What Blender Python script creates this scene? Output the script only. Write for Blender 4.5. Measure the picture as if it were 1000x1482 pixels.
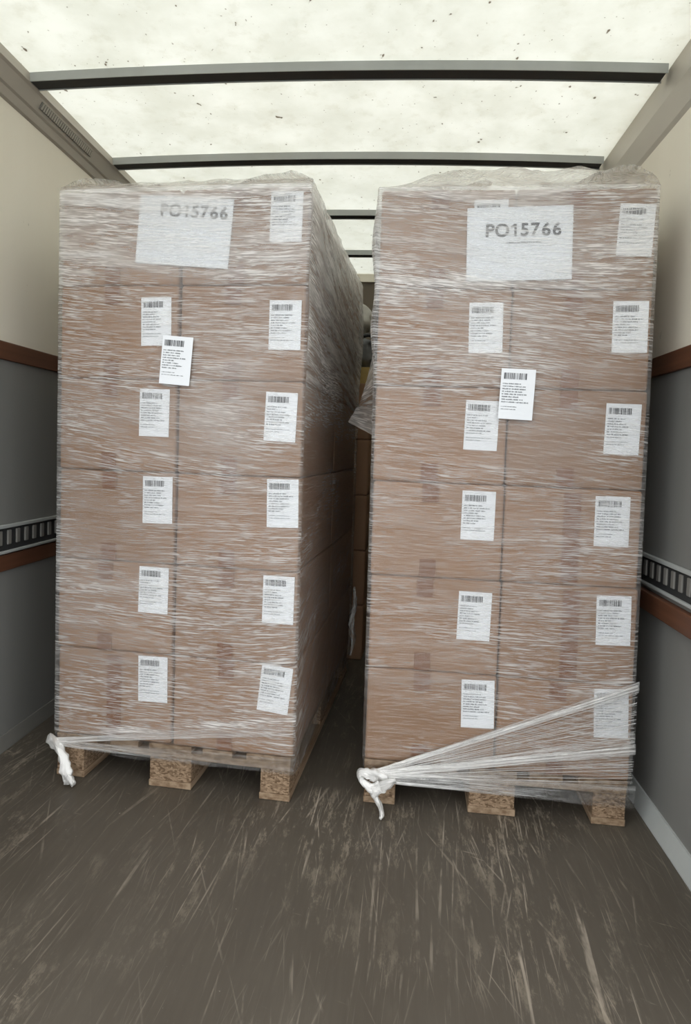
import bpy, bmesh, math, random
from mathutils import Vector, Matrix, noise

for o in list(bpy.data.objects):
    bpy.data.objects.remove(o)
SC = bpy.context.scene
COL = SC.collection

# ---------------------------------------------------------------- camera
F_PX, W_PX, H_PX, CY_PX = 916.39, 1000, 1482, 697
cam_d = bpy.data.cameras.new('camera')
cam = bpy.data.objects.new('camera', cam_d)
COL.objects.link(cam)
cam_d.sensor_fit = 'VERTICAL'
cam_d.sensor_height = 36.0
cam_d.lens = F_PX * 36.0 / H_PX
cam_d.shift_y = (CY_PX - H_PX / 2) / H_PX
cam_d.clip_start = 0.02
YAW, PIT, ROL = 0.1415, 0.0494, 0.0343
fw = Vector((-math.sin(YAW) * math.cos(PIT), math.cos(YAW) * math.cos(PIT), -math.sin(PIT)))
rt = Vector((math.cos(YAW), math.sin(YAW), 0))
up = rt.cross(fw)
r2 = math.cos(ROL) * rt + math.sin(ROL) * up
u2 = -math.sin(ROL) * rt + math.cos(ROL) * up
m = Matrix((r2, u2, -fw)).transposed().to_4x4()
m.translation = Vector((0.350, -2.022, 1.1161))
cam.matrix_world = m
SC.camera = cam

# ---------------------------------------------------------------- daylight: an overcast sky
world = bpy.data.worlds.new('overcast_sky')
SC.world = world
world.use_nodes = True
bg = world.node_tree.nodes['Background']
bg.inputs['Color'].default_value = (0.93, 0.97, 1.0, 1)
bg.inputs['Strength'].default_value = 2.15

SC.view_settings.view_transform = 'Standard'
SC.view_settings.look = 'None'
SC.view_settings.gamma = 1.0
SC.view_settings.exposure = 0.12
SC.view_settings.use_curve_mapping = False


# ---------------------------------------------------------------- node helpers
class Mat:
    def __init__(s, name):
        s.m = bpy.data.materials.new(name)
        s.m.use_nodes = True
        s.t = s.m.node_tree
        s.t.nodes.clear()
        s.out = s.n('ShaderNodeOutputMaterial')

    def n(s, kind, **kw):
        nd = s.t.nodes.new(kind)
        for k, v in kw.items():
            if hasattr(nd, k):
                setattr(nd, k, v)
        return nd

    def l(s, a, b):
        s.t.links.new(a, b)

    def put(s, sock, v):
        if isinstance(v, (int, float)):
            sock.default_value = v
        elif isinstance(v, (tuple, list)):
            sock.default_value = tuple(v) if len(v) != 3 or len(sock.default_value) == 3 else (*v, 1)
        else:
            s.l(v, sock)

    def coord(s, which='Object', scale=(1, 1, 1), rot=(0, 0, 0)):
        c = s.n('ShaderNodeTexCoord')
        mp = s.n('ShaderNodeMapping')
        mp.inputs['Scale'].default_value = scale
        mp.inputs['Rotation'].default_value = rot
        s.l(c.outputs[which], mp.inputs['Vector'])
        return mp.outputs['Vector']

    def noise(s, vec, scale=1.0, detail=3, rough=0.55, dist=0.0):
        nd = s.n('ShaderNodeTexNoise')
        nd.inputs['Scale'].default_value = scale
        nd.inputs['Detail'].default_value = detail
        nd.inputs['Roughness'].default_value = rough
        nd.inputs['Distortion'].default_value = dist
        s.l(vec, nd.inputs['Vector'])
        return nd.outputs['Fac']

    def ramp(s, v, a, b, lo=0.0, hi=1.0):
        nd = s.n('ShaderNodeMapRange')
        nd.interpolation_type = 'SMOOTHSTEP'
        s.put(nd.inputs['Value'], v)
        for k, x in (('From Min', a), ('From Max', b), ('To Min', lo), ('To Max', hi)):
            nd.inputs[k].default_value = x
        return nd.outputs['Result']

    def math(s, op, a, b=0.0, clamp=False):
        nd = s.n('ShaderNodeMath', operation=op)
        nd.use_clamp = clamp
        s.put(nd.inputs[0], a)
        s.put(nd.inputs[1], b)
        return nd.outputs[0]

    def mix(s, f, a, b):
        nd = s.n('ShaderNodeMix')
        nd.data_type = 'RGBA'
        s.put(nd.inputs['Factor'], f)
        s.put(nd.inputs[6], a)
        s.put(nd.inputs[7], b)
        return nd.outputs[2]

    def bump(s, h, strength=0.3, dist=0.01):
        nd = s.n('ShaderNodeBump')
        nd.inputs['Strength'].default_value = strength
        nd.inputs['Distance'].default_value = dist
        s.l(h, nd.inputs['Height'])
        return nd.outputs['Normal']

    def bsdf(s, color, rough=0.6, normal=None, metal=0.0, spec=0.5):
        b = s.n('ShaderNodeBsdfPrincipled')
        s.put(b.inputs['Base Color'], color)
        s.put(b.inputs['Roughness'], rough)
        b.inputs['Metallic'].default_value = metal
        b.inputs['Specular IOR Level'].default_value = spec
        if normal is not None:
            s.l(normal, b.inputs['Normal'])
        return b.outputs[0]

    def shmix(s, f, a, b):
        nd = s.n('ShaderNodeMixShader')
        s.put(nd.inputs[0], f)
        s.l(a, nd.inputs[1])
        s.l(b, nd.inputs[2])
        return nd.outputs[0]

    def done(s, sh):
        s.l(sh, s.out.inputs['Surface'])
        return s.m


def plain(name, col, rough=0.6, metal=0.0, grain=(30, 30, 30), amt=0.12, spec=0.5):
    M = Mat(name)
    f = M.noise(M.coord('Object', grain), 1, 4)
    c = M.mix(f, tuple(x * (1 - amt) for x in col), tuple(min(1, x * (1 + amt)) for x in col))
    return M.done(M.bsdf(c, rough, M.bump(f, 0.15, 0.002), metal, spec))


# cardboard
M = Mat('cardboard')
oi = M.n('ShaderNodeObjectInfo')
f1 = M.noise(M.coord('Object', (6, 6, 6)), 1, 4)
f2 = M.noise(M.coord('Object', (3, 3, 160)), 1, 2)
c = M.mix(f1, (0.29, 0.163, 0.088), (0.355, 0.208, 0.118))
c = M.mix(M.math('MULTIPLY', f2, 0.35), c, (0.28, 0.16, 0.095))
hv = M.n('ShaderNodeHueSaturation')
hv.inputs['Saturation'].default_value = 0.97
M.put(hv.inputs['Value'], M.ramp(oi.outputs['Random'], 0, 1, 0.92, 1.06))
M.l(c, hv.inputs['Color'])
CARD = M.done(M.bsdf(hv.outputs[0], 0.75, M.bump(M.noise(M.coord('Object', (3, 3, 3)), 1, 3), 0.12, 0.01), spec=0.25))

# brown packing tape
M = Mat('packing_tape')
f = M.noise(M.coord('Object', (40, 40, 120)), 1, 2)
TAPE = M.done(M.bsdf(M.mix(f, (0.185, 0.072, 0.026), (0.23, 0.095, 0.037)), 0.5, M.bump(f, 0.1, 0.002), spec=0.5))

PAPER = plain('label_paper', (0.87, 0.88, 0.89), 0.55, grain=(25, 25, 25), amt=0.03)
SHEET = plain('printed_paper', (0.78, 0.80, 0.82), 0.6, grain=(12, 12, 12), amt=0.03)
INK = plain('black_ink', (0.05, 0.05, 0.055), 0.6, amt=0.05)
INK_GREY = plain('grey_ink', (0.16, 0.165, 0.17), 0.6, amt=0.05)
ALU = plain('worn_aluminium', (0.50, 0.46, 0.40), 0.5, 0.35, (4, 1.2, 4), 0.15)
ALU_DK = plain('dull_aluminium_rib', (0.20, 0.19, 0.17), 0.6, 0.1, (10, 10, 10), 0.15)
GALV = plain('galvanised_steel', (0.40, 0.41, 0.39), 0.55, 0.0, (8, 8, 8), 0.12)
BLACKM = plain('flat_black', (0.03, 0.03, 0.03), 0.6)
TIMBER = plain('red_brown_timber', (0.115, 0.045, 0.022), 0.55, 0, (60, 2, 60), 0.4)
BULK = plain('bulkhead_board', (0.12, 0.095, 0.065), 0.7, 0, (2, 2, 2), 0.12)
ASPH = plain('yard_asphalt', (0.16, 0.16, 0.16), 0.9, 0, (20, 20, 20), 0.3)
YELLOW = plain('yellowed_carton', (0.42, 0.30, 0.10), 0.7, 0, (20, 20, 20), 0.2)
GREY = plain('grey_bundle_cloth', (0.16, 0.165, 0.17), 0.7, 0, (40, 40, 40), 0.4)

# pallet wood
M = Mat('pallet_board')
f = M.noise(M.coord('Object', (40, 3, 60)), 1, 4)
c = M.mix(M.ramp(f, .3, .7), (0.19, 0.12, 0.07), (0.36, 0.26, 0.17))
WOOD = M.done(M.bsdf(c, 0.8, M.bump(f, 0.35, 0.004), spec=0.2))
M = Mat('pressed_chip_block')
v = M.n('ShaderNodeTexVoronoi')
M.l(M.coord('Object', (130, 130, 230)), v.inputs['Vector'])
v.inputs['Scale'].default_value = 1.0
sep = M.n('ShaderNodeSeparateColor')
M.l(v.outputs['Color'], sep.inputs[0])
c = M.mix(sep.outputs[0], (0.13, 0.08, 0.045), (0.36, 0.25, 0.16))
CHIP = M.done(M.bsdf(c, 0.85, M.bump(sep.outputs[1], 0.5, 0.004), spec=0.2))

# floor: dark film-faced plywood with dragged scratches
M = Mat('scuffed_plywood_floor')
base = M.noise(M.coord('Object', (1.6, 1.0, 1)), 2.2, 5)
grain = M.noise(M.coord('Object', (70, 5, 1)), 1, 3)
c = M.mix(base, (0.064, 0.053, 0.040), (0.126, 0.106, 0.081))
c = M.mix(M.math('MULTIPLY', grain, 0.45), c, (0.045, 0.036, 0.029))
patch = M.ramp(M.noise(M.coord('Object', (1, .8, 1)), 2.3, 3), .42, .66)
for k, (sx, sy, rz, a, b, dens) in enumerate(((95, 1.3, .02, .62, .70, .55), (120, 2.2, -.16, .63, .72, .5), (80, 1.2, .26, .64, .72, .45),
                                              (150, 3.5, .07, .60, .70, .4), (60, 1.1, -.45, .66, .73, .45), (9, 60, .3, .70, .76, .4), (45, .9, .10, .66, .72, .6))):
    mp = M.coord('Object', (1, 1, 1), (0, 0, rz))
    m2 = M.n('ShaderNodeMapping')
    m2.inputs['Scale'].default_value = (sx, sy, 1)
    m2.inputs['Location'].default_value = (3.7 * k, 1.3 * k, k)
    M.l(mp, m2.inputs['Vector'])
    s_ = M.ramp(M.noise(m2.outputs[0], 1, 3, .55, .25), a - .02, b - .01, 0, min(1, dens * 1.7))
    brk = M.ramp(M.noise(M.coord('Object', (7 + k, 5, k + 1)), 1, 4, .7), .42, .62)
    s_ = M.math('MULTIPLY', s_, M.math('MULTIPLY', brk, M.math('ADD', M.math('MULTIPLY', patch, .65), .35)))
    c = M.mix(s_, c, (0.36, 0.305, 0.24))
scuff = M.ramp(M.noise(M.coord('Object', (22, 6.0, 1)), 1, 9, .8), .51, .62, 0, .75)
c = M.mix(M.math('MULTIPLY', scuff, patch), c, (0.27, 0.225, 0.17))
spots = M.ramp(M.noise(M.coord('Object', (70, 40, 1)), 1, 3, .7), .70, .76, 0, .7)
c = M.mix(spots, c, (0.33, 0.29, 0.24))
FLOOR = M.done(M.bsdf(c, M.ramp(base, .3, .7, .42, .6), M.bump(grain, 0.2, 0.003), spec=0.35))

# walls: cream fibreglass
M = Mat('cream_wall_panel')
f = M.noise(M.coord('Object', (1, 2.2, .5)), 2, 4)
c = M.mix(f, (0.74, 0.675, 0.55), (0.81, 0.755, 0.64))
gz = M.n('ShaderNodeNewGeometry')
sz = M.n('ShaderNodeSeparateXYZ')
M.l(gz.outputs['Position'], sz.inputs[0])
low = M.math('LESS_THAN', sz.outputs[2], 1.40)
c = M.mix(low, c, M.mix(f, (0.18, 0.176, 0.162), (0.235, 0.23, 0.215)))
dirt = M.ramp(M.noise(M.coord('Object', (8, 18, 14)), 1, 5, .6), .70, .76, 0, .6)
c = M.mix(dirt, c, (0.22, 0.16, 0.10))
WALL = M.done(M.bsdf(c, 0.45, M.bump(f, 0.2, 0.01), spec=0.4))

# ceiling: translucent fibreglass sheet, dirt flecks
M = Mat('translucent_roof_sheet')
f = M.noise(M.coord('Object', (3, 3, 1)), 1.6, 5, .65)
c = M.mix(M.ramp(f, .3, .7), (0.87, 0.865, 0.80), (0.95, 0.945, 0.89))
f3 = M.noise(M.coord('Object', (14, 14, 1)), 1, 5, .7)
c = M.mix(M.ramp(f3, .52, .68, 0, .16), c, (0.62, 0.59, 0.48))
fl = M.ramp(M.noise(M.coord('Object', (42, 30, 1)), 1, 1.5), .735, .765, 0, .85)
fl2 = M.ramp(M.noise(M.coord('Object', (80, 75, 1)), 1, 1), .76, .79, 0, .6)
c = M.mix(fl, c, (0.20, 0.15, 0.10))
c = M.mix(fl2, c, (0.25, 0.2, 0.14))
tr = M.n('ShaderNodeBsdfTranslucent')
M.l(c, tr.inputs[0])
df = M.n('ShaderNodeBsdfDiffuse')
M.l(c, df.inputs[0])
ROOF = M.done(M.shmix(0.62, df.outputs[0], tr.outputs[0]))


# stretch film
def film_mat(name, gloss=0.09, streak_amt=0.5, fine=260, base=0.03, white=0.78, trans=0.35, fres=.35, bmp=.55):
    M = Mat(name)
    uv = M.n('ShaderNodeUVMap')
    uv.uv_map = 'film'
    hz = M.n('ShaderNodeAttribute')
    hz.attribute_name = 'haze'

    def vec(sx, sy, off=0.0):
        mp = M.n('ShaderNodeMapping')
        mp.inputs['Scale'].default_value = (sx, sy, 1)
        mp.inputs['Location'].default_value = (off, off * 1.7, off)
        M.l(uv.outputs[0], mp.inputs['Vector'])
        return mp.outputs[0]
    n1 = M.noise(vec(10, fine), 1, 2, .6, .25)
    n2 = M.noise(vec(4, fine * .38, 3.1), 1, 3, .6, .3)
    n3 = M.noise(vec(2.2, 6, 7.7), 1, 3)
    n4 = M.noise(vec(3, 26, 5.2), 1, 4, .6, .4)
    n5 = M.noise(vec(22, fine * 1.7, 1.9), 1, 1, .5, .2)
    dens = M.ramp(n3, .36, .62, .35, 1)
    st = M.math('MAXIMUM', M.ramp(n1, .51, .66), M.math('MULTIPLY', M.ramp(n2, .53, .70), .7))
    st = M.math('MAXIMUM', st, M.math('MULTIPLY', M.ramp(n5, .54, .66), .8))
    st = M.math('MULTIPLY', M.math('MULTIPLY', st, dens), streak_amt)  # pale streaks: whitened creases with their highlights painted in
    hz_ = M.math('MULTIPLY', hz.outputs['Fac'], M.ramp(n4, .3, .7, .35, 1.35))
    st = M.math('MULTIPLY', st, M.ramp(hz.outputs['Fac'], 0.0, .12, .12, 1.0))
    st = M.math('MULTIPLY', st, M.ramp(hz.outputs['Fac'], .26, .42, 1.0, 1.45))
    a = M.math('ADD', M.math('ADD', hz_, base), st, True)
    a = M.math('MINIMUM', a, .93)
    hgt = M.math('ADD', M.math('MULTIPLY', n1, .6), M.math('ADD', n2, M.math('MULTIPLY', n4, 1.6)))
    nrm = M.bump(hgt, bmp, 0.0035)
    d = M.n('ShaderNodeBsdfDiffuse')
    d.inputs[0].default_value = (white, white * .975, white * .935, 1)
    t = M.n('ShaderNodeBsdfTranslucent')
    t.inputs[0].default_value = (white, white * .975, white * .935, 1)
    cl = M.n('ShaderNodeBsdfTransparent')
    cl.inputs[0].default_value = (.97, .97, .97, 1)
    g = M.n('ShaderNodeBsdfGlossy')
    g.inputs['Roughness'].default_value = 0.24
    M.l(nrm, g.inputs['Normal'])
    M.l(nrm, d.inputs['Normal'])
    sh = M.shmix(a, cl.outputs[0], M.shmix(trans, d.outputs[0], t.outputs[0]))
    lw = M.n('ShaderNodeFresnel')
    lw.inputs['IOR'].default_value = 1.45
    M.l(nrm, lw.inputs['Normal'])
    gf = M.math('ADD', M.math('MULTIPLY', lw.outputs[0], fres), gloss - .03, True)
    return M.done(M.shmix(gf, sh, g.outputs[0]))


FILM = film_mat('stretch_film', 0.05, 0.56, 210, .0, .90, .18)
FILM_TOP = film_mat('loose_stretch_film', 0.045, 0.4, 110, .02, .97, .7, .2)
FILM_GATHER = film_mat('gathered_stretch_film', 0.05, .5, 150, .0, .97, .12, .3, .25)


# ---------------------------------------------------------------- mesh helpers
def box_bm(bm, x0, x1, y0, y1, z0, z1, bev=0.0, seg=2):
    vs = [bm.verts.new(p) for p in ((x0, y0, z0), (x1, y0, z0), (x1, y1, z0), (x0, y1, z0), (x0, y0, z1), (x1, y0, z1), (x1, y1, z1), (x0, y1, z1))]
    fs = [bm.faces.new([vs[i] for i in q]) for q in ((3, 2, 1, 0), (4, 5, 6, 7), (0, 1, 5, 4), (1, 2, 6, 5), (2, 3, 7, 6), (3, 0, 4, 7))]
    if bev:
        es = list({e for f_ in fs for e in f_.edges})
        bmesh.ops.bevel(bm, geom=es, offset=bev, segments=seg, affect='EDGES', profile=.5)


def mesh_of(bm, name, mat, smooth=False):
    me = bpy.data.meshes.new(name)
    bmesh.ops.recalc_face_normals(bm, faces=bm.faces[:])
    bm.to_mesh(me)
    bm.free()
    me.materials.append(mat)
    if smooth:
        for p in me.polygons:
            p.use_smooth = True
    return me


def link(name, me, parent=None, loc=(0, 0, 0), rot=(0, 0, 0)):
    o = bpy.data.objects.new(name, me)
    COL.objects.link(o)
    if parent:
        o.parent = parent
    o.location = loc
    o.rotation_euler = rot
    return o


def boxobj(name, dims, mat, parent=None, bev=0.0, loc=(0, 0, 0), rot=(0, 0, 0)):
    bm = bmesh.new()
    box_bm(bm, *dims, bev)
    return link(name, mesh_of(bm, name, mat), parent, loc, rot)


def prism_y(name, prof, y0, y1, mat, parent=None):
    """a profile of (x, z) points run along y"""
    bm = bmesh.new()
    a = [bm.verts.new((x, y0, z)) for x, z in prof]
    b = [bm.verts.new((x, y1, z)) for x, z in prof]
    n = len(prof)
    for i in range(n):
        bm.faces.new((a[i], a[(i + 1) % n], b[(i + 1) % n], b[i]))
    bm.faces.new(a[::-1])
    bm.faces.new(b)
    return link(name, mesh_of(bm, name, mat), parent)


def prism_x(name, prof, x0, x1, mat, parent=None):
    bm = bmesh.new()
    a = [bm.verts.new((x0, y, z)) for y, z in prof]
    b = [bm.verts.new((x1, y, z)) for y, z in prof]
    n = len(prof)
    for i in range(n):
        bm.faces.new((a[i], a[(i + 1) % n], b[(i + 1) % n], b[i]))
    bm.faces.new(a[::-1])
    bm.faces.new(b)
    return link(name, mesh_of(bm, name, mat), parent)


def struct(o):
    o['kind'] = 'structure'
    return o


def tag(o, label, cat, group=None):
    o['label'] = label
    o['category'] = cat
    if group:
        o['group'] = group
    return o


def empty(name, loc, rz=0.0):
    o = bpy.data.objects.new(name, None)
    o.empty_display_size = .1
    COL.objects.link(o)
    o.location = loc
    o.rotation_euler = (0, 0, rz)
    return o


# ---------------------------------------------------------------- the truck body
# (drawn square, then turned 3.4 degrees as a whole: the pallets stand slightly askew in it)
XL, XR, Y0, Y1, ZC = -1.145, 1.056, -0.98, 2.63, 2.40
TRUCK = []


def arch(x):
    return .024 * (1 - ((x + .045) / 1.1) ** 2)


def across(name, prof, x0, x1, mat, parent=None, n=24):
    """a (y, z) profile run across the truck along the slightly arched roof"""
    bm = bmesh.new()
    rings = []
    for i in range(n + 1):
        x = x0 + (x1 - x0) * i / n
        rings.append([bm.verts.new((x, y, z + arch(x))) for y, z in prof])
    k = len(prof)
    for a, b in zip(rings, rings[1:]):
        for q in range(k):
            bm.faces.new((a[q], a[(q + 1) % k], b[(q + 1) % k], b[q]))
    bm.faces.new(rings[0][::-1])
    bm.faces.new(rings[-1])
    return link(name, mesh_of(bm, name, mat), parent)


def body(o):
    TRUCK.append(o)
    return o


def struct_b(o):
    return body(struct(o))


struct_b(boxobj('floor', (XL - .04, XR + .04, Y0, Y1 + .04, -.05, 0), FLOOR))
struct_b(boxobj('wall_left', (XL - .04, XL, Y0, Y1 + .04, 0, ZC + .04), WALL))
struct_b(boxobj('wall_right', (XR, XR + .04, Y0, Y1 + .04, 0, ZC + .04), WALL))
struct_b(boxobj('wall_front', (XL, XR, Y1, Y1 + .04, 0, ZC + .04), BULK))
ZR = 2.376
ceil = struct_b(across('ceiling', ((Y0, ZR), (Y1, ZR), (Y1, ZR + .004), (Y0, ZR + .004)), XL, XR, ROOF))
struct(boxobj('ground', (-14, 14, -24, -1.12, -.78, -.72), ASPH))

# roof beams: channels open downwards, hung under the sheet
for yb in (-.46, .165, .80, 1.455, 2.132):
    t, bt = .003, 2.346
    beam = across('roof_beam', ((yb - .058, ZR), (yb - .058, bt), (yb - .055, bt), (yb - .055, ZR - t), (yb - .003, ZR - t), (yb - .003, bt - .001), (yb, bt - .001), (yb, ZR)),
                  XL + .03, XR - .02, GALV, ceil)
    across('beam_shade_fill', ((yb - .0545, bt + .002), (yb - .0035, bt + .002), (yb - .0035, ZR - .0035), (yb - .0545, ZR - .0035)), XL + .035, XR - .025, BLACKM, beam)  # black infill stands for the shade inside the channel

# cornice extrusions along both long walls, and the bright angle over the bulkhead
trim = struct_b(prism_y('trim_1', ((XL, ZR + .003), (XL + .058, ZR + .002), (XL + .060, 2.346), (XL + .052, 2.338), (XL + .030, 2.296), (XL + .022, 2.290), (XL + .010, 2.266), (XL, 2.260)), Y0, Y1, ALU))
strip = boxobj('grip_strip', (-.002, .003, .20, .58, -.013, .013), ALU_DK, trim, 0, (XL + .0425, 0, 2.319), (0, math.radians(27), 0))
bm = bmesh.new()
for k in range(28):
    box_bm(bm, .003, .006, .206 + k * .0134, .213 + k * .0134, -.011, .011)
rib = link('grip_ribs', mesh_of(bm, 'grip_ribs', ALU), strip)
rib['kind'] = 'stuff'
struct_b(prism_y('trim_2', ((XR, ZR + .003), (XR - .006, ZR + .002), (XR - .010, 2.336), (XR - .014, 2.30), (XR - .017, 2.275), (XR - .006, 2.19), (XR, 2.172)), Y0, Y1, ALU))
struct_b(boxobj('trim_3', (XL + .06, XR - .03, Y1 - .02, Y1, 2.340, ZR + .02), WALL))
# kick strips
struct_b(prism_y('baseboard_left', ((XL, 0), (XL, .055), (XL + .004, .055), (XL + .012, .004), (XL + .012, 0)), Y0, Y1, ALU_DK))
struct_b(prism_y('baseboard_right', ((XR, 0), (XR, .058), (XR - .006, .058), (XR - .026, .004), (XR - .026, 0)), Y0, Y1, GALV))

# timber rub rails
body(tag(boxobj('timber_rail', (XL, XL + .010, Y0, Y1, 1.388, 1.451), TIMBER, None, .003), 'red brown timber rub rail high on the cream wall beside the left stack', 'rail'))
body(tag(boxobj('timber_rail', (XL, XL + .010, Y0, Y1, .650, .708), TIMBER, None, .003), 'low red brown timber rail under the slotted track, beside the left stack', 'rail'))
body(tag(boxobj('timber_rail', (XR - .024, XR, Y0, Y1, .637, .698), TIMBER, None, .003), 'orange brown timber rail low on the wall behind the right stack', 'rail'))
body(tag(boxobj('timber_rail', (XR - .012, XR, Y0, Y1, 1.388, 1.451), TIMBER, None, .003), 'red brown timber rail high on the wall beside the right stack', 'rail'))


def track(side, label):
    x0, s = (XL, 1) if side == 'l' else (XR, -1)
    root = empty('lashing_track', (x0 + s * .0015, 0, .714))
    bx = lambda a, b: (min(a, b), max(a, b))
    boxobj('track_back', (*bx(0, s * .004), Y0, Y1, 0, .098), BLACKM, root)
    boxobj('track_flange', (*bx(0, s * .014), Y0, Y1, .088, .100), GALV, root, .002)
    boxobj('track_flange', (*bx(0, s * .014), Y0, Y1, -.001, .008), GALV, root, .002)
    # slotted web: bars between the slots
    bar = None
    y = Y0 + .02
    while y < Y1 - .04:
        if bar is None:
            bm = bmesh.new()
            box_bm(bm, *bx(.003 * s, .010 * s), 0, .022, .028, .080, .003)
            bar = mesh_of(bm, 'slot_bar', ALU_DK)
        link('slot_bar', bar, root, (0, y, 0))
        y += .052
    return body(tag(root, label, 'rail'))


track('l', 'slotted grey metal lashing track along the wall next to the left stack')
track('r', 'slotted grey metal lashing track along the wall beside the right stack')


TURN = Matrix.Rotation(.0597, 4, 'Z')
for o in TRUCK:
    o.matrix_world = TURN @ Matrix.Translation(o.location)

# ---------------------------------------------------------------- pallets
def make_pallet(loc, rz, label):
    root = empty('wooden_pallet', loc, rz)
    rnd = random.Random(int(loc[0] * 100) + 7)
    j = lambda a: rnd.uniform(-a, a)
    xs = ((0, .10), (.3275, .4725), (.70, .80))
    ys = ((0, .145), (.5275, .6725), (1.055, 1.2))
    for a, b in xs:
        boxobj('bottom_board', (a, b, .002 + j(.002), 1.198, .001, .022), WOOD, root, .002)
        for k, (c, d) in enumerate(ys):
            boxobj('block', (a + .002 + j(.002), b - .002 + j(.002), c + .004 + j(.003), d, .022, .100), CHIP, root, .003)
    for c, d in ys:
        boxobj('stringer_board', (.001, .799, c + .002, d, .100, .122), WOOD, root, .002)
    for a, b in ((0, .145), (.19, .29), (.3275, .4725), (.51, .61), (.655, .80)):
        boxobj('deck_board', (a, b, j(.003), 1.2, .122, .1435), WOOD, root, .002)
    return tag(root, label, 'pallet', 'wooden pallets under the cartons')


STACK = {'L': (-.8683, -.1088, -.0103, .811), 'R': (.1631, -.0701, .0314, .8027)}
LEAN = {'L': -.0021, 'R': -.0073}
BH, Z0, BD = .2939, .144, .598
make_pallet((STACK['L'][0] + .003, STACK['L'][1], 0), STACK['L'][2], 'wooden pallet under the left stack, with a short twisted film tail at its corner')
make_pallet((STACK['R'][0], STACK['R'][1], 0), STACK['R'][2], 'wooden pallet under the right stack, where the fan of stretch film starts')


# ---------------------------------------------------------------- cartons
def carton_mesh(seed):
    w, h, d = .3985, .2933, BD - .003
    bm = bmesh.new()
    box_bm(bm, 0, w, 0, d, 0, h)
    bmesh.ops.subdivide_edges(bm, edges=bm.edges[:], cuts=11, use_grid_fill=True)
    bm.normal_update()
    off = Vector((seed * 3.1, seed * 1.7, 0))
    for v_ in bm.verts:
        p = v_.co
        ax = (p.x / w * 2 - 1, p.y / d * 2 - 1, p.z / h * 2 - 1)
        n_out = sum(1 for q in ax if abs(q) > .999)
        if n_out == 1:
            k = [i for i in range(3) if abs(ax[i]) > .999][0]
            q = [1 - abs(ax[i]) ** 3 for i in range(3) if i != k]
            if k == 2:
                continue
            if k == 0:
                p[k] += .0007 * q[0] * q[1] * ax[k]
                continue
            disp = (.0022 * noise.noise(p * 7 + off) + .0012) * q[0] * q[1]
            p[k] += disp * (1 if ax[k] > 0 else -1)
    es = [e for e in bm.edges if len(e.link_faces) == 2 and e.calc_face_angle(0) > 1.2]
    bmesh.ops.bevel(bm, geom=es, offset=.009, segments=3, affect='EDGES', profile=.5)
    return mesh_of(bm, 'carton', CARD, True)


CARTONS = [carton_mesh(k) for k in range(4)]
bm = bmesh.new()
# tape tab: an L of tape folding over the top or the bottom edge
box_bm(bm, -.025, .025, -.0009, -.0002, 0, .055, .0002, 1)
TAPE_TAB = mesh_of(bm, 'tape_tab', TAPE)
bm = bmesh.new()
box_bm(bm, -.025, .025, -.0009, -.0002, 0, .27, .0002, 1)
TAPE_LONG = mesh_of(bm, 'tape_strip', TAPE)


def label_meshes(seed, w=.100, h=.150):
    """a paper label with a barcode and ten short printed lines: paper, bars and text as three meshes; origin at the label's centre, facing -y"""
    rnd = random.Random(seed)
    bm = bmesh.new()
    nx, nz = 6, 8
    g = {}
    for i in range(nx + 1):
        for k in range(nz + 1):
            x, z = (i / nx - .5) * w, (k / nz - .5) * h
            g[i, k] = (x, -.0008 - .0006 * abs(noise.noise(Vector((x * 30, z * 30, seed)))), z)
    vf = {q: bm.verts.new(p) for q, p in g.items()}
    vb = {q: bm.verts.new((p[0], p[1] + .0004, p[2])) for q, p in g.items()}
    for i in range(nx):
        for k in range(nz):
            bm.faces.new((vf[i, k], vf[i + 1, k], vf[i + 1, k + 1], vf[i, k + 1]))
            bm.faces.new((vb[i, k + 1], vb[i + 1, k + 1], vb[i + 1, k], vb[i, k]))
    for i in range(nx):
        for k in (0, nz):
            bm.faces.new((vf[i, k], vb[i, k], vb[i + 1, k], vf[i + 1, k]))
    for k in range(nz):
        for i in (0, nx):
            bm.faces.new((vf[i, k], vf[i, k + 1], vb[i, k + 1], vb[i, k]))
    paper = mesh_of(bm, 'label', PAPER)
    yy = -.0019

    def quad(bm, x0, x1, z0, z1):
        bm.faces.new([bm.verts.new(p) for p in ((x0, yy, z0), (x1, yy, z0), (x1, yy, z1), (x0, yy, z1))])
    bm = bmesh.new()
    x = -w * .42
    while x < w * .22:
        a = rnd.choice((.0008, .0008, .0016, .0016, .0030))
        quad(bm, x, x + a, h * .29, h * .415)
        x += a + rnd.choice((.0009, .0009, .0016, .0024))
    bars = mesh_of(bm, 'barcode', INK)
    bm = bmesh.new()
    z = h * .19
    for k in range(10):
        if k == 8:
            z -= h * .035
        x, end = -w * .44, -w * .44 + w * rnd.choice((.36, .44, .50, .58, .66))
        big = k < 8
        lh = .0034 if big else .0022
        while x < end:
            for _ in range(rnd.randint(2, 8)):
                cw = lh * rnd.choice((.35, .6, .7))
                q = rnd.random()
                quad(bm, x, x + cw, z + (lh * .3 if q < .2 else 0), z + lh * (1 if q > .35 else .72))
                x += cw + lh * .2
            x += lh * .6
        z -= h * .052
    text = mesh_of(bm, 'printed_text', INK_GREY)
    return paper, bars, text


LAB = [label_meshes(11 + k) for k in range(5)]


def add_label(parent, k, loc, tilt, note=None):
    """tilt in degrees, clockwise as seen from the front"""
    p, b, t = LAB[k % len(LAB)]
    o = link('shipping_label', p, parent, loc, (0, math.radians(tilt), 0))
    ob = link('barcode_print', b, o)
    ot = link('text_print', t, o)
    ob['kind'] = ot['kind'] = 'stuff'
    return o


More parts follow.
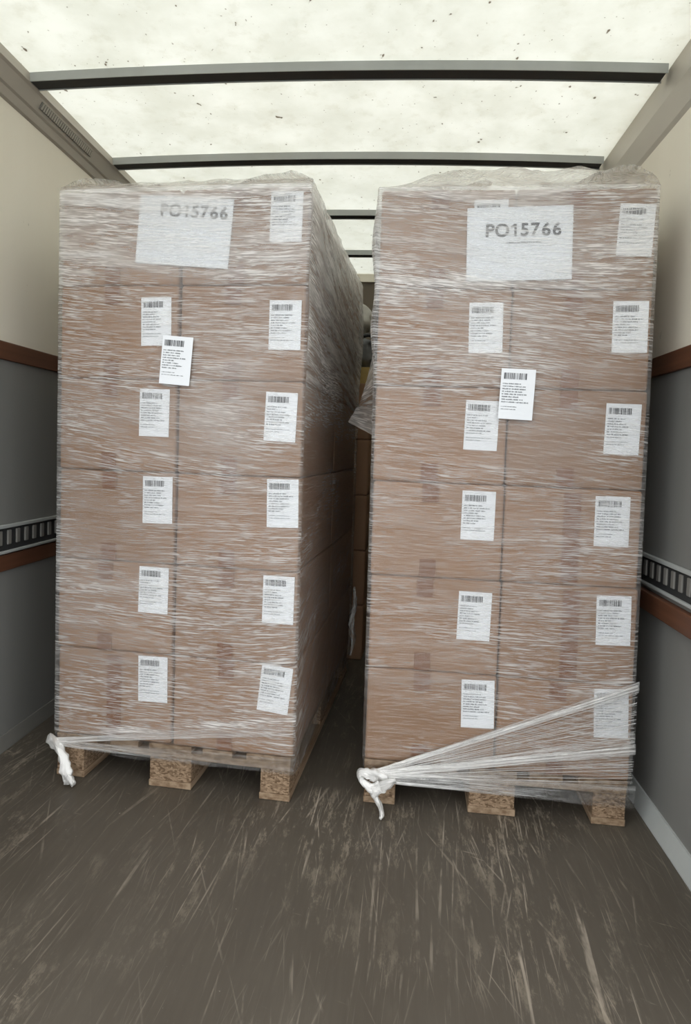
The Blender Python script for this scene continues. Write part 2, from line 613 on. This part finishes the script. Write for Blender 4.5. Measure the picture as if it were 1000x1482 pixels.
LABELS = {  # (row, column): x along the face, z, clockwise tilt
    'L': {(1, 1): (.739, 1.816, 1), (2, 0): (.328, 1.500, -1), (2, 1): (.744, 1.491, 0), (3, 0): (.328, 1.214, .5), (3, 1): (.740, 1.211, 1.8),
          (4, 0): (.343, .937, -.5), (4, 1): (.753, .945, -1.2), (5, 0): (.337, .647, .8), (5, 1): (.749, .644, .4), (6, 0): (.339, .355, -.7), (6, 1): (.746, .360, 5.6)},
    'R': {(1, 0): (.319, 1.800, -1.2), (1, 1): (.734, 1.785, 2.4), (2, 0): (.317, 1.497, -1.2), (2, 1): (.732, 1.505, -.8), (3, 0): (.317, 1.205, 1.2), (3, 1): (.727, 1.206, .8),
          (4, 0): (.319, .931, .3), (4, 1): (.712, .931, -.5), (5, 0): (.321, .621, .9), (5, 1): (.731, .634, -1.5), (6, 0): (.343, .349, -1.5), (6, 1): (.739, .351, -2.4)}}
ROWS = ('top', 'second', 'third', 'fourth', 'fifth', 'bottom')
NOTE = {('L', 1, 0): 'top layer carton of the left stack, wall side, mostly behind the tilted white sheet',
        ('L', 1, 1): 'top layer carton of the left stack, gap side, label hazed over by film',
        ('L', 2, 0): 'second layer carton of the left stack, wall side, with two overlapping white labels',
        ('L', 2, 1): 'second layer carton of the left stack, gap side, one upright label at its corner',
        ('L', 3, 0): 'third layer carton of the left stack, wall side, pale under hazy film',
        ('L', 3, 1): 'third layer carton of the left stack, gap side, under a reflection painted into the film',
        ('L', 6, 0): 'bottom carton of the left stack, wall side, above the short film tail',
        ('L', 6, 1): 'bottom carton of the left stack, gap side, with a clearly tilted label',
        ('R', 1, 0): 'top layer carton of the right stack, gap side, half behind the large white sheet',
        ('R', 1, 1): 'top layer carton of the right stack, wall side, with a label leaning at its edge',
        ('R', 2, 0): 'second layer carton of the right stack, gap side, its label veiled by film',
        ('R', 2, 1): 'second layer carton of the right stack, wall side, with a clear upright label',
        ('R', 3, 0): 'third layer carton of the right stack, gap side, label tucked beside the outer sticker',
        ('R', 6, 0): 'bottom carton of the right stack, gap side, bare cardboard with two tape tabs',
        ('R', 6, 1): 'bottom carton of the right stack, wall side, crossed by the fan of film strands'}
rnd = random.Random(5)
XF = {}
for S, (sx, sy, sr, sw) in STACK.items():
    side = 'left' if S == 'L' else 'right'
    R = Matrix.Translation((sx, sy, 0)) @ Matrix.Rotation(sr, 4, 'Z')
    XF[S] = R
    cw = sw / 2
    for row in range(1, 7):
        z = Z0 + BH * (6 - row)
        for colm in (0, 1):
            lx = colm * cw + (cw - .3985) / 2 + LEAN[S] * (z - Z0) + rnd.uniform(-.001, .001)
            ly = rnd.uniform(-.002, .003)
            o = link('cardboard_carton', CARTONS[(row * 2 + colm) % 4])
            o.matrix_world = R @ Matrix.Translation((lx, ly, z))
            where = 'wall side' if (S == 'L') == (colm == 0) else 'gap side'
            tag(o, NOTE.get((S, row, colm), f'{ROWS[row - 1]} layer brown carton of the {side} stack, {where}, with a barcode label'), 'carton', 'front cartons of the wrapped stacks')
            q = LABELS[S].get((row, colm))
            if q:
                add_label(o, row * 3 + colm + (S == 'R'), (q[0] - lx, -.0022, q[1] - z), q[2])
            tx = .172 + rnd.uniform(-.004, .008)
            if (S, row, colm) in (('R', 5, 1), ('R', 4, 1), ('L', 6, 0)):
                link('packing_tape', TAPE_LONG, o, (tx + .03, -.0040, .010))
            else:
                for zt in (.235, .004):
                    link('packing_tape', TAPE_TAB, o, (tx, -.0040, zt))
        # the rear column that faces the gap
        gx = cw if S == 'L' else 0
        o = link('cardboard_carton', CARTONS[(row + 1) % 4])
        o.matrix_world = R @ Matrix.Translation((gx + (cw - .3985) / 2 + LEAN[S] * (z - Z0), .602, z))
        if S == 'L':
            tag(o, f'rear carton of the left stack in the {ROWS[row - 1]} layer, its dim side facing the gap', 'carton', 'rear cartons of the left stack')
        else:
            tag(o, 'plain brown carton in the hidden rear column of the right stack', 'carton', 'hidden rear cartons of the right stack')


# ---------------------------------------------------------------- stretch wrap
def fbm(x, y, z, oct_=3):
    return noise.fractal(Vector((x, y, z)), 1.0, 2.0, oct_)


def sstep(a, b, x):
    t = max(0.0, min(1.0, (x - a) / (b - a)))
    return t * t * (3 - 2 * t)


def gauss(x, y, cx, cy, sx, sy):
    return math.exp(-((x - cx) / sx) ** 2 - ((y - cy) / sy) ** 2)


def grid_mesh(name, pts, uvs, haze, mat, closed=False):
    """pts[i][k] grid"""
    ni, nk = len(pts), len(pts[0])
    verts = [p for row in pts for p in row]
    faces = []
    for i in range(ni - 1):
        for k in range(nk - 1):
            faces.append((i * nk + k, (i + 1) * nk + k, (i + 1) * nk + k + 1, i * nk + k + 1))
    me = bpy.data.meshes.new(name)
    me.from_pydata(verts, [], faces)
    uvl = me.uv_layers.new(name='film')
    fu = [u for row in uvs for u in row]
    flat = []
    for f_ in faces:
        for i in f_:
            flat += fu[i]
    uvl.data.foreach_set('uv', flat)
    at = me.attributes.new('haze', 'FLOAT', 'POINT')
    at.data.foreach_set('value', [h for row in haze for h in row])
    me.materials.append(mat)
    me.polygons.foreach_set('use_smooth', [True] * len(faces))
    me.update()
    return me


def wrap_shell(S):
    w, d, o, r = STACK[S][3], 1.2, .0075, .014
    samples = []  # x, y, nx, ny, arc
    arc = [0.0]

    def add(x, y, nx, ny):
        if samples:
            arc[0] += math.hypot(x - samples[-1][0], y - samples[-1][1])
        samples.append((x, y, nx, ny, arc[0]))

    def line(x0, y0, x1, y1, n, nx, ny):
        for i in range(n):
            t = i / n
            add(x0 + (x1 - x0) * t, y0 + (y1 - y0) * t, nx, ny)

    def corner(cx, cy, a0, n=5):
        for i in range(n):
            a = math.radians(a0 + 90 * i / n)
            add(cx + r * math.cos(a), cy + r * math.sin(a), math.cos(a), math.sin(a))
    q = o
    line(-q, d + q - r, -q, -q + r, 70, -1, 0)
    corner(-q + r, -q + r, 180)
    line(-q + r, -q, w + q - r, -q, 170, 0, -1)
    corner(w + q - r, -q + r, 270)
    line(w + q, -q + r, w + q, d + q - r, 90, 1, 0)
    corner(w + q - r, d + q - r, 0)
    line(w + q - r, d + q, -q + r, d + q, 30, 0, 1)
    corner(-q + r, d + q - r, 90)
    samples.append((*samples[0][:4], arc[0] + .01))
    ztop = Z0 + 6 * BH
    zb = .092 if S == 'L' else .078
    NZ, NT = 190, 22
    sd = 0 if S == 'L' else 40
    pts, uvs, hz = [], [], []
    for (x, y, nx, ny, s_) in samples:
        P, U, Hh = [], [], []
        front = ny < -.5
        gap = (nx > .5) if S == 'L' else (nx < -.5)
        bot = zb + .010 * fbm(x * 5, y * 5, sd) - (.012 if S == 'R' and front else 0) * sstep(.2, .7, x)
        for k in range(NZ + 1):
            z = bot + (ztop + .004 - bot) * k / NZ
            ridge = abs(noise.noise(Vector((s_ * 5 + sd, z * 46, 1.3)))) * .0028
            low = noise.noise(Vector((s_ * 3, z * 5 + sd, 4))) * .003 + .002
            edge = min(1, min(abs(x), abs(x - w)) / .05) if front else min(1, min(abs(y), abs(y - d)) / .05)
            off = max(0, (ridge + low) * edge)
            if z < Z0:
                off -= .004
            if gap and S == 'L':
                off += .012 * gauss(y, z, 1.2, 1.66, .16, .16) + .012 * sstep(1.1, 1.4, z) * abs(noise.noise(Vector((y * 4, z * 3, 8))))
            if gap and S == 'R':
                off += .016 * gauss(y, z, .05, 1.75, .25, .10) + .013 * gauss(y, z, .05, 1.50, .2, .08)
            P.append((x + nx * off + LEAN[S] * (z - Z0), y + ny * off, z))
            warp = .035 * noise.noise(Vector((s_ * 1.6, z * 2.2 + sd, 2))) + .05 * noise.noise(Vector((s_ * .7 + 5, z * .9 + sd, 6)))
            if front:
                skew = (.05 if z > 1.0 else -.02) * x
            elif gap:
                skew = .28 * y * sstep(.9, 1.9, z) - .45 * y * (1 - sstep(.4, .9, z))
            else:
                skew = 0
            U.append((s_, z + skew + warp))
            # film layers over one another, plus sheen and roof light painted as haze
            h = .085 + .12 * max(0, noise.noise(Vector((s_ * 2.2 + 9, z * 4, sd + 3))))
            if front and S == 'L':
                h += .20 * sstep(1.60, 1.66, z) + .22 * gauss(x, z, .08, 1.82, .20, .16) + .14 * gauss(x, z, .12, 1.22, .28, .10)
                h += .12 * gauss(x, z, .10, .68, .3, .22) + .17 * gauss(x, z, .60, 1.25, .08, .26) + .16 * gauss(x, z, .50, 1.22, .07, .09)  # tall middle band whitens the film to imitate a reflection
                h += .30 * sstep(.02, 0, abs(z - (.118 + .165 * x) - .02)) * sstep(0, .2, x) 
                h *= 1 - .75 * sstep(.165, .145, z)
            elif front:
                h += .15 * sstep(1.56, 1.66, z) + .20 * gauss(x, z, .20, 1.62, .35, .05) + .10 * gauss(x, z, .3, 1.42, .3, .14)
                h -= .05 * sstep(.42, .30, z) * sstep(.45, .35, x)
                h *= 1 - .9 * sstep(.18, .145, z)
            elif gap:
                h += .34 * sstep(1.12, 1.45, z) - .02  # upper part whitened to stand for light from the roof
            h += .10 * sstep(1.80, 1.9, z)
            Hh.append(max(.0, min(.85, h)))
        # the loose collar gathered over the top
        P0 = P[-1]
        cx, cy = w / 2, d / 2
        for k in range(1, NT + 1):
            t = k / NT
            inset = .34 * t ** 1.3
            dx, dy = -nx, -ny
            crest = (.034 if S == 'L' else .075)
            if S == 'R':
                crest *= sstep(-.02, .22, x) * (1 - .25 * sstep(.5, .8, x)) * (1.0 + .25 * noise.noise(Vector((x * 9, y * 9, 3))))
            hgt = crest * math.sin(math.pi * min(1, t * 1.25 + .05)) + .016 * t
            cr = noise.noise(Vector((x * 14 + sd, y * 14, t * 7))) * .014 + noise.noise(Vector((x * 34, y * 34 + sd, t * 15))) * .006
            X = P0[0] + dx * inset + cr * .5
            Y = P0[1] + dy * inset + cr * .5
            Z = max(ztop + .006, P0[2] + hgt + cr * min(1, t * 4))
            P.append((X, Y, Z))
            U.append((s_, ztop + inset * 1.3 + .1 * noise.noise(Vector((x * 3, y * 3, t)))))
            Hh.append(.10 + .25 * abs(noise.noise(Vector((x * 8, y * 8, t * 5 + sd)))))
        pts.append(P)
        uvs.append(U)
        hz.append(Hh)
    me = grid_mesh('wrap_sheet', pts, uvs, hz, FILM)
    me.materials.append(FILM_TOP)
    nk = len(pts[0]) - 1
    me.polygons.foreach_set('material_index', [1 if (f_ % nk) >= NZ else 0 for f_ in range(len(me.polygons))])
    return me


def tube(name, path, radii, mat, parent, seg=12, crumple=.25, seed=0, haze=.5):
    """a twisted, crumpled rope of film along a path, resampled smoothly"""
    V = [Vector(p) for p in path]
    fine, rad = [], []
    n = len(V)
    for i in range(n - 1):
        p0, p1, p2, p3 = V[max(0, i - 1)], V[i], V[i + 1], V[min(n - 1, i + 2)]
        for j in range(8):
            t = j / 8
            fine.append(.5 * ((2 * p1) + (p2 - p0) * t + (2 * p0 - 5 * p1 + 4 * p2 - p3) * t * t + (3 * p1 - p0 - 3 * p2 + p3) * t ** 3))
            rad.append(radii[i] * (1 - t) + radii[i + 1] * t)
    fine.append(V[-1])
    rad.append(radii[-1])
    pts, uvs, hz = [], [], []
    u = 0
    for i, p in enumerate(fine):
        tan = (fine[min(i + 1, len(fine) - 1)] - fine[max(i - 1, 0)]).normalized()
        a = tan.cross(Vector((.3, .9, .2))).normalized()
        b = tan.cross(a)
        if i:
            u += (p - fine[i - 1]).length
        P, U, H = [], [], []
        for k in range(seg + 1):
            th = 2 * math.pi * (k % seg) / seg + u * 14
            rr = rad[i] * (1 + crumple * noise.noise(Vector((math.cos(th) * 1.6 + seed, math.sin(th) * 1.6, u * 60))) + .22 * math.cos(3 * (2 * math.pi * (k % seg) / seg)))
            P.append(tuple(p + a * rr * math.cos(th) + b * rr * math.sin(th)))
            U.append((u, .03 * k / seg))
            H.append(haze)
        pts.append(P)
        uvs.append(U)
        hz.append(H)
    # close both ends
    for e, q in ((0, fine[0]), (-1, fine[-1])):
        ring = [tuple(q)] * (seg + 1)
        if e == 0:
            pts.insert(0, ring)
            uvs.insert(0, uvs[0])
            hz.insert(0, hz[0])
        else:
            pts.append(ring)
            uvs.append(uvs[-1])
            hz.append(hz[-1])
    return link(name, grid_mesh(name, pts, uvs, hz, mat), parent)


def sheet_between(name, A, B, na, nb, parent, mat, haze, wob=.003, fan=False, seed=0, hfun=None):
    """a film sheet ruled between polylines A and B (lists of points of equal count)"""
    pts, uvs, hz = [], [], []
    m_ = len(A) - 1

    def on(Pl, t):
        i = min(int(t * m_), m_ - 1)
        f_ = t * m_ - i
        return Vector(Pl[i]) * (1 - f_) + Vector(Pl[i + 1]) * f_
    for i in range(na + 1):
        P, U, H = [], [], []
        for k in range(nb + 1):
            s_, t = i / na, k / nb
            p = on(A, t) * (1 - s_) + on(B, t) * s_
            n1 = noise.noise(Vector((s_ * 3 + seed, t * 26, seed)))
            p = p + Vector((0, -abs(n1) * wob * 2 - wob, n1 * wob))
            P.append(tuple(p))
            U.append((s_ * (on(A, .5) - on(B, .5)).length, t * .22))
            H.append(haze if hfun is None else hfun(s_, t))
        pts.append(P)
        uvs.append(U)
        hz.append(H)
    return link(name, grid_mesh(name, pts, uvs, hz, mat), parent)


wraps = {}
for S in 'LR':
    sx, sy, sr, sw = STACK[S]
    root = empty('stretch_wrap', (sx, sy, 0), sr)
    wraps[S] = root
    link('wrap_sheet', wrap_shell(S), root)
tag(wraps['L'], 'clear stretch film wound round the left stack, a short twisted tail at its foot', 'stretch film', 'stretch film round the stacks')
tag(wraps['R'], 'clear stretch film round the right stack, its end fanned out from a knot', 'stretch film', 'stretch film round the stacks')

# left: knot, tail and the gathered band over the pallet edge
tube('film_tail', [(-.012, -.012, .138), (.004, -.026, .130), (.026, -.030, .112), (.052, -.040, .084), (.072, -.050, .052), (.082, -.058, .026), (.086, -.062, .010)],
     [.010, .016, .013, .013, .016, .013, .011], FILM_GATHER, wraps['L'], crumple=.5, seed=3, haze=.6)
tube('tail_end', [(.078, -.058, .034), (.094, -.064, .030), (.104, -.068, .020), (.100, -.066, .008)], [.006, .011, .009, .004], FILM_GATHER, wraps['L'], crumple=.9, seed=8, haze=.6)
sheet_between('film_band', [(.01, -.016, .136), (.01, -.018, .120)], [(.818, -.016, .262), (.818, -.016, .225)], 60, 10, wraps['L'], FILM_GATHER, .12, .002, seed=2, hfun=lambda s, t: .34 * (1 - s) + .04)
sheet_between('film_band', [(.01, -.018, .132), (.01, -.020, .112)], [(.818, -.014, .150), (.818, -.014, .098)], 60, 14, wraps['L'], FILM_GATHER, .12, .003, seed=5, hfun=lambda s, t: .30 * (1 - s) ** 3 + .02)

# right: the fan
AP = (.012, -.026, .110)
NF = 17
ends = [(.808, -.013, .448 - .29 * (k / (NF - 1))) for k in range(NF)]
apx = [(.03, -.024, .122 - .022 * (k / (NF - 1))) for k in range(NF)]


def fan_haze(s, t):
    h = .018 + .30 * (1 - s) ** 4
    h += .22 * sstep(.10, .0, t) * (1 - .5 * s) + .25 * sstep(.09, 0, abs(t - .58)) * (1 - .55 * s)
    return min(.8, h)


sheet_between('film_fan', apx, ends, 70, 60, wraps['R'], FILM_GATHER, .1, .002, seed=4, hfun=fan_haze)
for z_end, r_ in ((.446, .0042), (.436, .0030), (.262, .0040), (.250, .0030)):
    tube('film_cord', [(.03, -.028, .118), (.20, -.027, .118 + (z_end - .118) * .22), (.45, -.026, .118 + (z_end - .118) * .54), (.805, -.022, z_end)],
         [.006, r_ * 1.2, r_, r_ * .7], FILM_GATHER, wraps['R'], 8, .35, z_end * 9, .45)
sheet_between('film_band', [(.03, -.030, .124), (.03, -.031, .112)], [(.808, -.024, .462), (.808, -.024, .428)], 60, 12, wraps['R'], FILM_GATHER, .1, .0015, seed=16, hfun=lambda s, t: .15 + .25 * (1 - s))
sheet_between('film_band', [(.03, -.031, .122), (.03, -.032, .104)], [(.808, -.024, .272), (.808, -.024, .240)], 60, 12, wraps['R'], FILM_GATHER, .1, .0015, seed=18, hfun=lambda s, t: .16 + .4 * (1 - s))
# thin pleats across the fan: one loose part
bm = bmesh.new()
rp = random.Random(9)
for k in range(34):
    ze = .448 - .30 * (k / 33) + rp.uniform(-.006, .006)
    wd = rp.uniform(.0003, .0007)
    a = Vector((.04, -.026, .121 - .018 * k / 33))
    b = Vector((.806, -.0175, ze))
    pv = None
    for i in range(13):
        t = i / 12
        p = a.lerp(b, t) + Vector((0, -.002 - .001 * math.sin(t * 9 + k), .002 * math.sin(t * 7 + k * 2)))
        ring = [bm.verts.new(p + Vector((0, -wd, wd))), bm.verts.new(p + Vector((0, -wd, -wd))), bm.verts.new(p + Vector((0, wd, 0)))]
        if pv:
            for q in range(3):
                bm.faces.new((pv[q], ring[q], ring[(q + 1) % 3], pv[(q + 1) % 3]))
        pv = ring
me = mesh_of(bm, 'film_pleats', FILM_GATHER)
at = me.attributes.new('haze', 'FLOAT', 'POINT')
at.data.foreach_set('value', [.55] * len(me.vertices))
me.uv_layers.new(name='film')
link('film_pleats', me, wraps['R'])['kind'] = 'stuff'
# bands along the pallet edge
sheet_between('film_band', [(.02, -.024, .126), (.02, -.026, .104), (.02, -.024, .088)], [(.816, -.014, .142), (.816, -.016, .118), (.816, -.014, .068)], 70, 20, wraps['R'], FILM_GATHER, .1, .004, seed=7,
              hfun=lambda s, t: .48 * (1 - s) ** 2 + .025 + .12 * sstep(.2, 0, abs(t - .2)))
# knot and hanging tail
tube('film_knot', [(.075, -.034, .110), (.035, -.036, .116), (-.004, -.030, .112), (-.004, -.034, .090), (.024, -.042, .074), (.055, -.044, .086)], [.010, .015, .013, .009, .013, .015], FILM_GATHER, wraps['R'], crumple=.5, seed=1, haze=.6)
tube('film_knot', [(.10, -.030, .100), (.07, -.040, .088), (.042, -.044, .066), (.03, -.046, .052)], [.010, .016, .016, .010], FILM_GATHER, wraps['R'], crumple=.6, seed=6, haze=.35)
tube('film_tail', [(.032, -.046, .070), (.044, -.052, .048), (.058, -.064, .030), (.064, -.078, .014), (.060, -.092, .008)], [.010, .008, .007, .006, .004], FILM_GATHER, wraps['R'], crumple=.4, seed=12, haze=.6)

# right: membrane of film pulled out into the gap
sheet_between('film_flap', [(-.024, .10, 1.48), (-.023, .12, 1.40), (-.023, .15, 1.30), (-.023, .18, 1.17)],
              [(-.030, .14, 1.43), (-.048, .17, 1.36), (-.072, .20, 1.28), (-.115, .24, 1.215)], 16, 24, wraps['R'], FILM_TOP, .34, .004, seed=13)
# left: shreds hanging at the far end of the gap
tube('film_shred', [(.846, 1.05, .47), (.855, 1.02, .40), (.850, .98, .33), (.862, .95, .25), (.854, .93, .18)], [.004, .010, .014, .011, .005], FILM_GATHER, wraps['L'], 10, .9, 21, .25)

# ---------------------------------------------------------------- sheets and stickers on the film
fc = bpy.data.curves.new('po_text', 'FONT')


def text_mesh(body, size, mat, bold=0.0):
    fc.body = body
    fc.size = size
    fc.align_x = 'CENTER'
    fc.align_y = 'CENTER'
    fc.offset = bold
    fc.space_character = 1.05
    tmp = bpy.data.objects.new('tmp', fc)
    COL.objects.link(tmp)
    bpy.context.view_layer.update()
    me = bpy.data.meshes.new_from_object(tmp.evaluated_get(bpy.context.evaluated_depsgraph_get()))
    bpy.data.objects.remove(tmp)
    me.transform(Matrix.Rotation(math.radians(90), 4, 'X'))
    me.materials.clear()
    me.materials.append(mat)
    return me


def paper(S, x, z, w, h, tilt, label, tx, tz, tsz, small):
    bm = bmesh.new()
    nx, nz = 14, 10
    fr, bk = {}, {}
    for i in range(nx + 1):
        for k in range(nz + 1):
            px, pz = (i / nx - .5) * w, (k / nz - .5) * h
            y = -.0008 - .0005 * abs(noise.noise(Vector((px * 12, pz * 12, x * 9))))
            fr[i, k] = bm.verts.new((px, y, pz))
            bk[i, k] = bm.verts.new((px, y + .0003, pz))
    for i in range(nx):
        for k in range(nz):
            bm.faces.new((fr[i, k], fr[i + 1, k], fr[i + 1, k + 1], fr[i, k + 1]))
            bm.faces.new((bk[i, k + 1], bk[i + 1, k + 1], bk[i + 1, k], bk[i, k]))
    o = link('printed_sheet', mesh_of(bm, 'printed_sheet', SHEET))
    o.matrix_world = XF[S] @ Matrix.Translation((x, -.0045, z)) @ Matrix.Rotation(math.radians(tilt), 4, 'Y')
    tag(o, label, 'paper sheet', 'order sheets under the film')
    big = bmesh.new()
    cx = -.1065
    for ch in 'PO15766':
        half = {'P': .0155, 'O': .0190}.get(ch, .0155)
        cx += half
        if ch == '1':
            q = tsz * .345
            for poly in (((.001, -q), (.0075, -q), (.0075, q), (.001, q)), ((.001, q), (-.0085, q - .007), (-.0085, q - .0125), (.001, q - .0065))):
                big.faces.new([big.verts.new((cx + a, 0, b)) for a, b in poly])
        else:
            gm = text_mesh(ch, tsz, INK, .0013)
            n0 = len(big.verts)
            big.from_mesh(gm)
            big.verts.ensure_lookup_table()
            vs = big.verts[n0:]
            mx = (min(v_.co.x for v_ in vs) + max(v_.co.x for v_ in vs)) / 2
            mz = (min(v_.co.z for v_ in vs) + max(v_.co.z for v_ in vs)) / 2
            for v_ in vs:
                v_.co.x = (v_.co.x - mx) + cx
                v_.co.z -= mz
        cx += half
    link('lettering', mesh_of(big, 'lettering', INK), o, (tx, -.0016, tz))['kind'] = 'stuff'
    if small:
        bm = bmesh.new()
        rr = random.Random(3)
        px = -.05
        while px < .055:
            cw_ = rr.choice((.0014, .0022, .0028))
            bm.faces.new([bm.verts.new(q) for q in ((px, 0, 0), (px + cw_, 0, 0), (px + cw_, 0, .004), (px, 0, .004))])
            px += cw_ + rr.choice((.0008, .0008, .0008, .003))
        link('small_print', mesh_of(bm, 'small_print', INK_GREY), o, (.012, -.0016, small))['kind'] = 'stuff'
    return o


paper('L', .415, 1.776, .305, .210, 4.2, 'white order sheet reading PO15766, tilted on the top of the left stack', .022, .062, .052, None)
paper('R', .403, 1.745, .306, .215, -1.5, 'white order sheet reading PO15766, upright on the top of the right stack', .006, .040, .052, .001)

for S, x, z, tilt, k, lab in (('L', .403, 1.377, 4.2, 2, 'white barcode sticker on the outside of the film, tilted, left stack second layer'),
                              ('R', .415, 1.300, 2.0, 4, 'white barcode sticker outside the film between second and third layers, right stack')):
    p, b, t = LAB[k]
    o = link('outer_sticker', p)
    o.matrix_world = XF[S] @ Matrix.Translation((x, -.0165, z)) @ Matrix.Rotation(math.radians(tilt), 4, 'Y')
    tag(o, lab, 'sticker', 'stickers on the outside of the film')
    ob, ot = link('barcode_print', b, o), link('text_print', t, o)
    ob['kind'] = ot['kind'] = 'stuff'

# ---------------------------------------------------------------- load deeper in the truck, seen through the gap
for k in range(5):
    o = link('cardboard_carton', CARTONS[k % 4])
    o.location = (-.402, 1.29, .0 + BH * k)
    tag(o, f'dark brown carton deep in the gap behind the left stack, {("lowest", "second", "third", "fourth", "topmost")[k]} of five', 'carton', 'cartons deep in the gap')
bm = bmesh.new()
box_bm(bm, -.36, .006, 1.30, 1.72, 5 * BH + .001, 5 * BH + .085)
bmesh.ops.subdivide_edges(bm, edges=bm.edges[:], cuts=4, use_grid_fill=True)
for v_ in bm.verts:
    v_.co += Vector((noise.noise(v_.co * 9), noise.noise(v_.co * 9 + Vector((5, 0, 0))), 0)) * .008
tag(link('yellowed_carton', mesh_of(bm, 'yellowed_carton', YELLOW)), 'low yellowish carton in the gap, on the dark cartons behind the left stack', 'carton')
zt = 5 * BH + .086
bm = bmesh.new()
bmesh.ops.create_uvsphere(bm, u_segments=32, v_segments=20, radius=1)
for v_ in bm.verts:
    p = v_.co
    n_ = 1 + .16 * noise.noise(p * 3.1) + .07 * noise.noise(p * 8)
    c_ = Vector((math.copysign(abs(p.x) ** .6, p.x), math.copysign(abs(p.y) ** .6, p.y), math.copysign(abs(p.z) ** .6, p.z)))
    v_.co = Vector((c_.x * .15 * n_, c_.y * .16 * n_, c_.z * .085 * n_ + .092))
    v_.co.z = max(v_.co.z, .001)
o = link('wrapped_bundle', mesh_of(bm, 'wrapped_bundle', GREY, True), None, (-.155, 1.50, zt))
tag(o, 'crumpled grey bundle on the yellowish carton, glimpsed in the gap between stacks', 'bundle')
tube('strap', [(-.10, -.155, .05), (.02, -.185, .12), (.12, -.17, .17), (.175, -.06, .13), (.165, .08, .08)], [.010] * 5, BLACKM, o, 8, .1, 2)

bm = bmesh.new()
bmesh.ops.create_uvsphere(bm, u_segments=32, v_segments=20, radius=1)
for v_ in bm.verts:
    p = v_.co
    n_ = 1 + .26 * noise.noise(p * 2.3 + Vector((4, 0, 0))) + .10 * noise.noise(p * 7)
    v_.co = Vector((p.x * .125 * n_, p.y * .13 * n_, max(.001, p.z * .10 * n_ + .092)))
PALE = plain('pale_film_bundle', (0.33, 0.31, 0.27), 0.4, 0, (40, 40, 40), 0.25)
tag(link('film_bundle', mesh_of(bm, 'film_bundle', PALE, True), None, (-.150, 1.50, zt + .182)), 'pale film-covered bundle topmost in the gap, above the crumpled grey bundle', 'bundle')
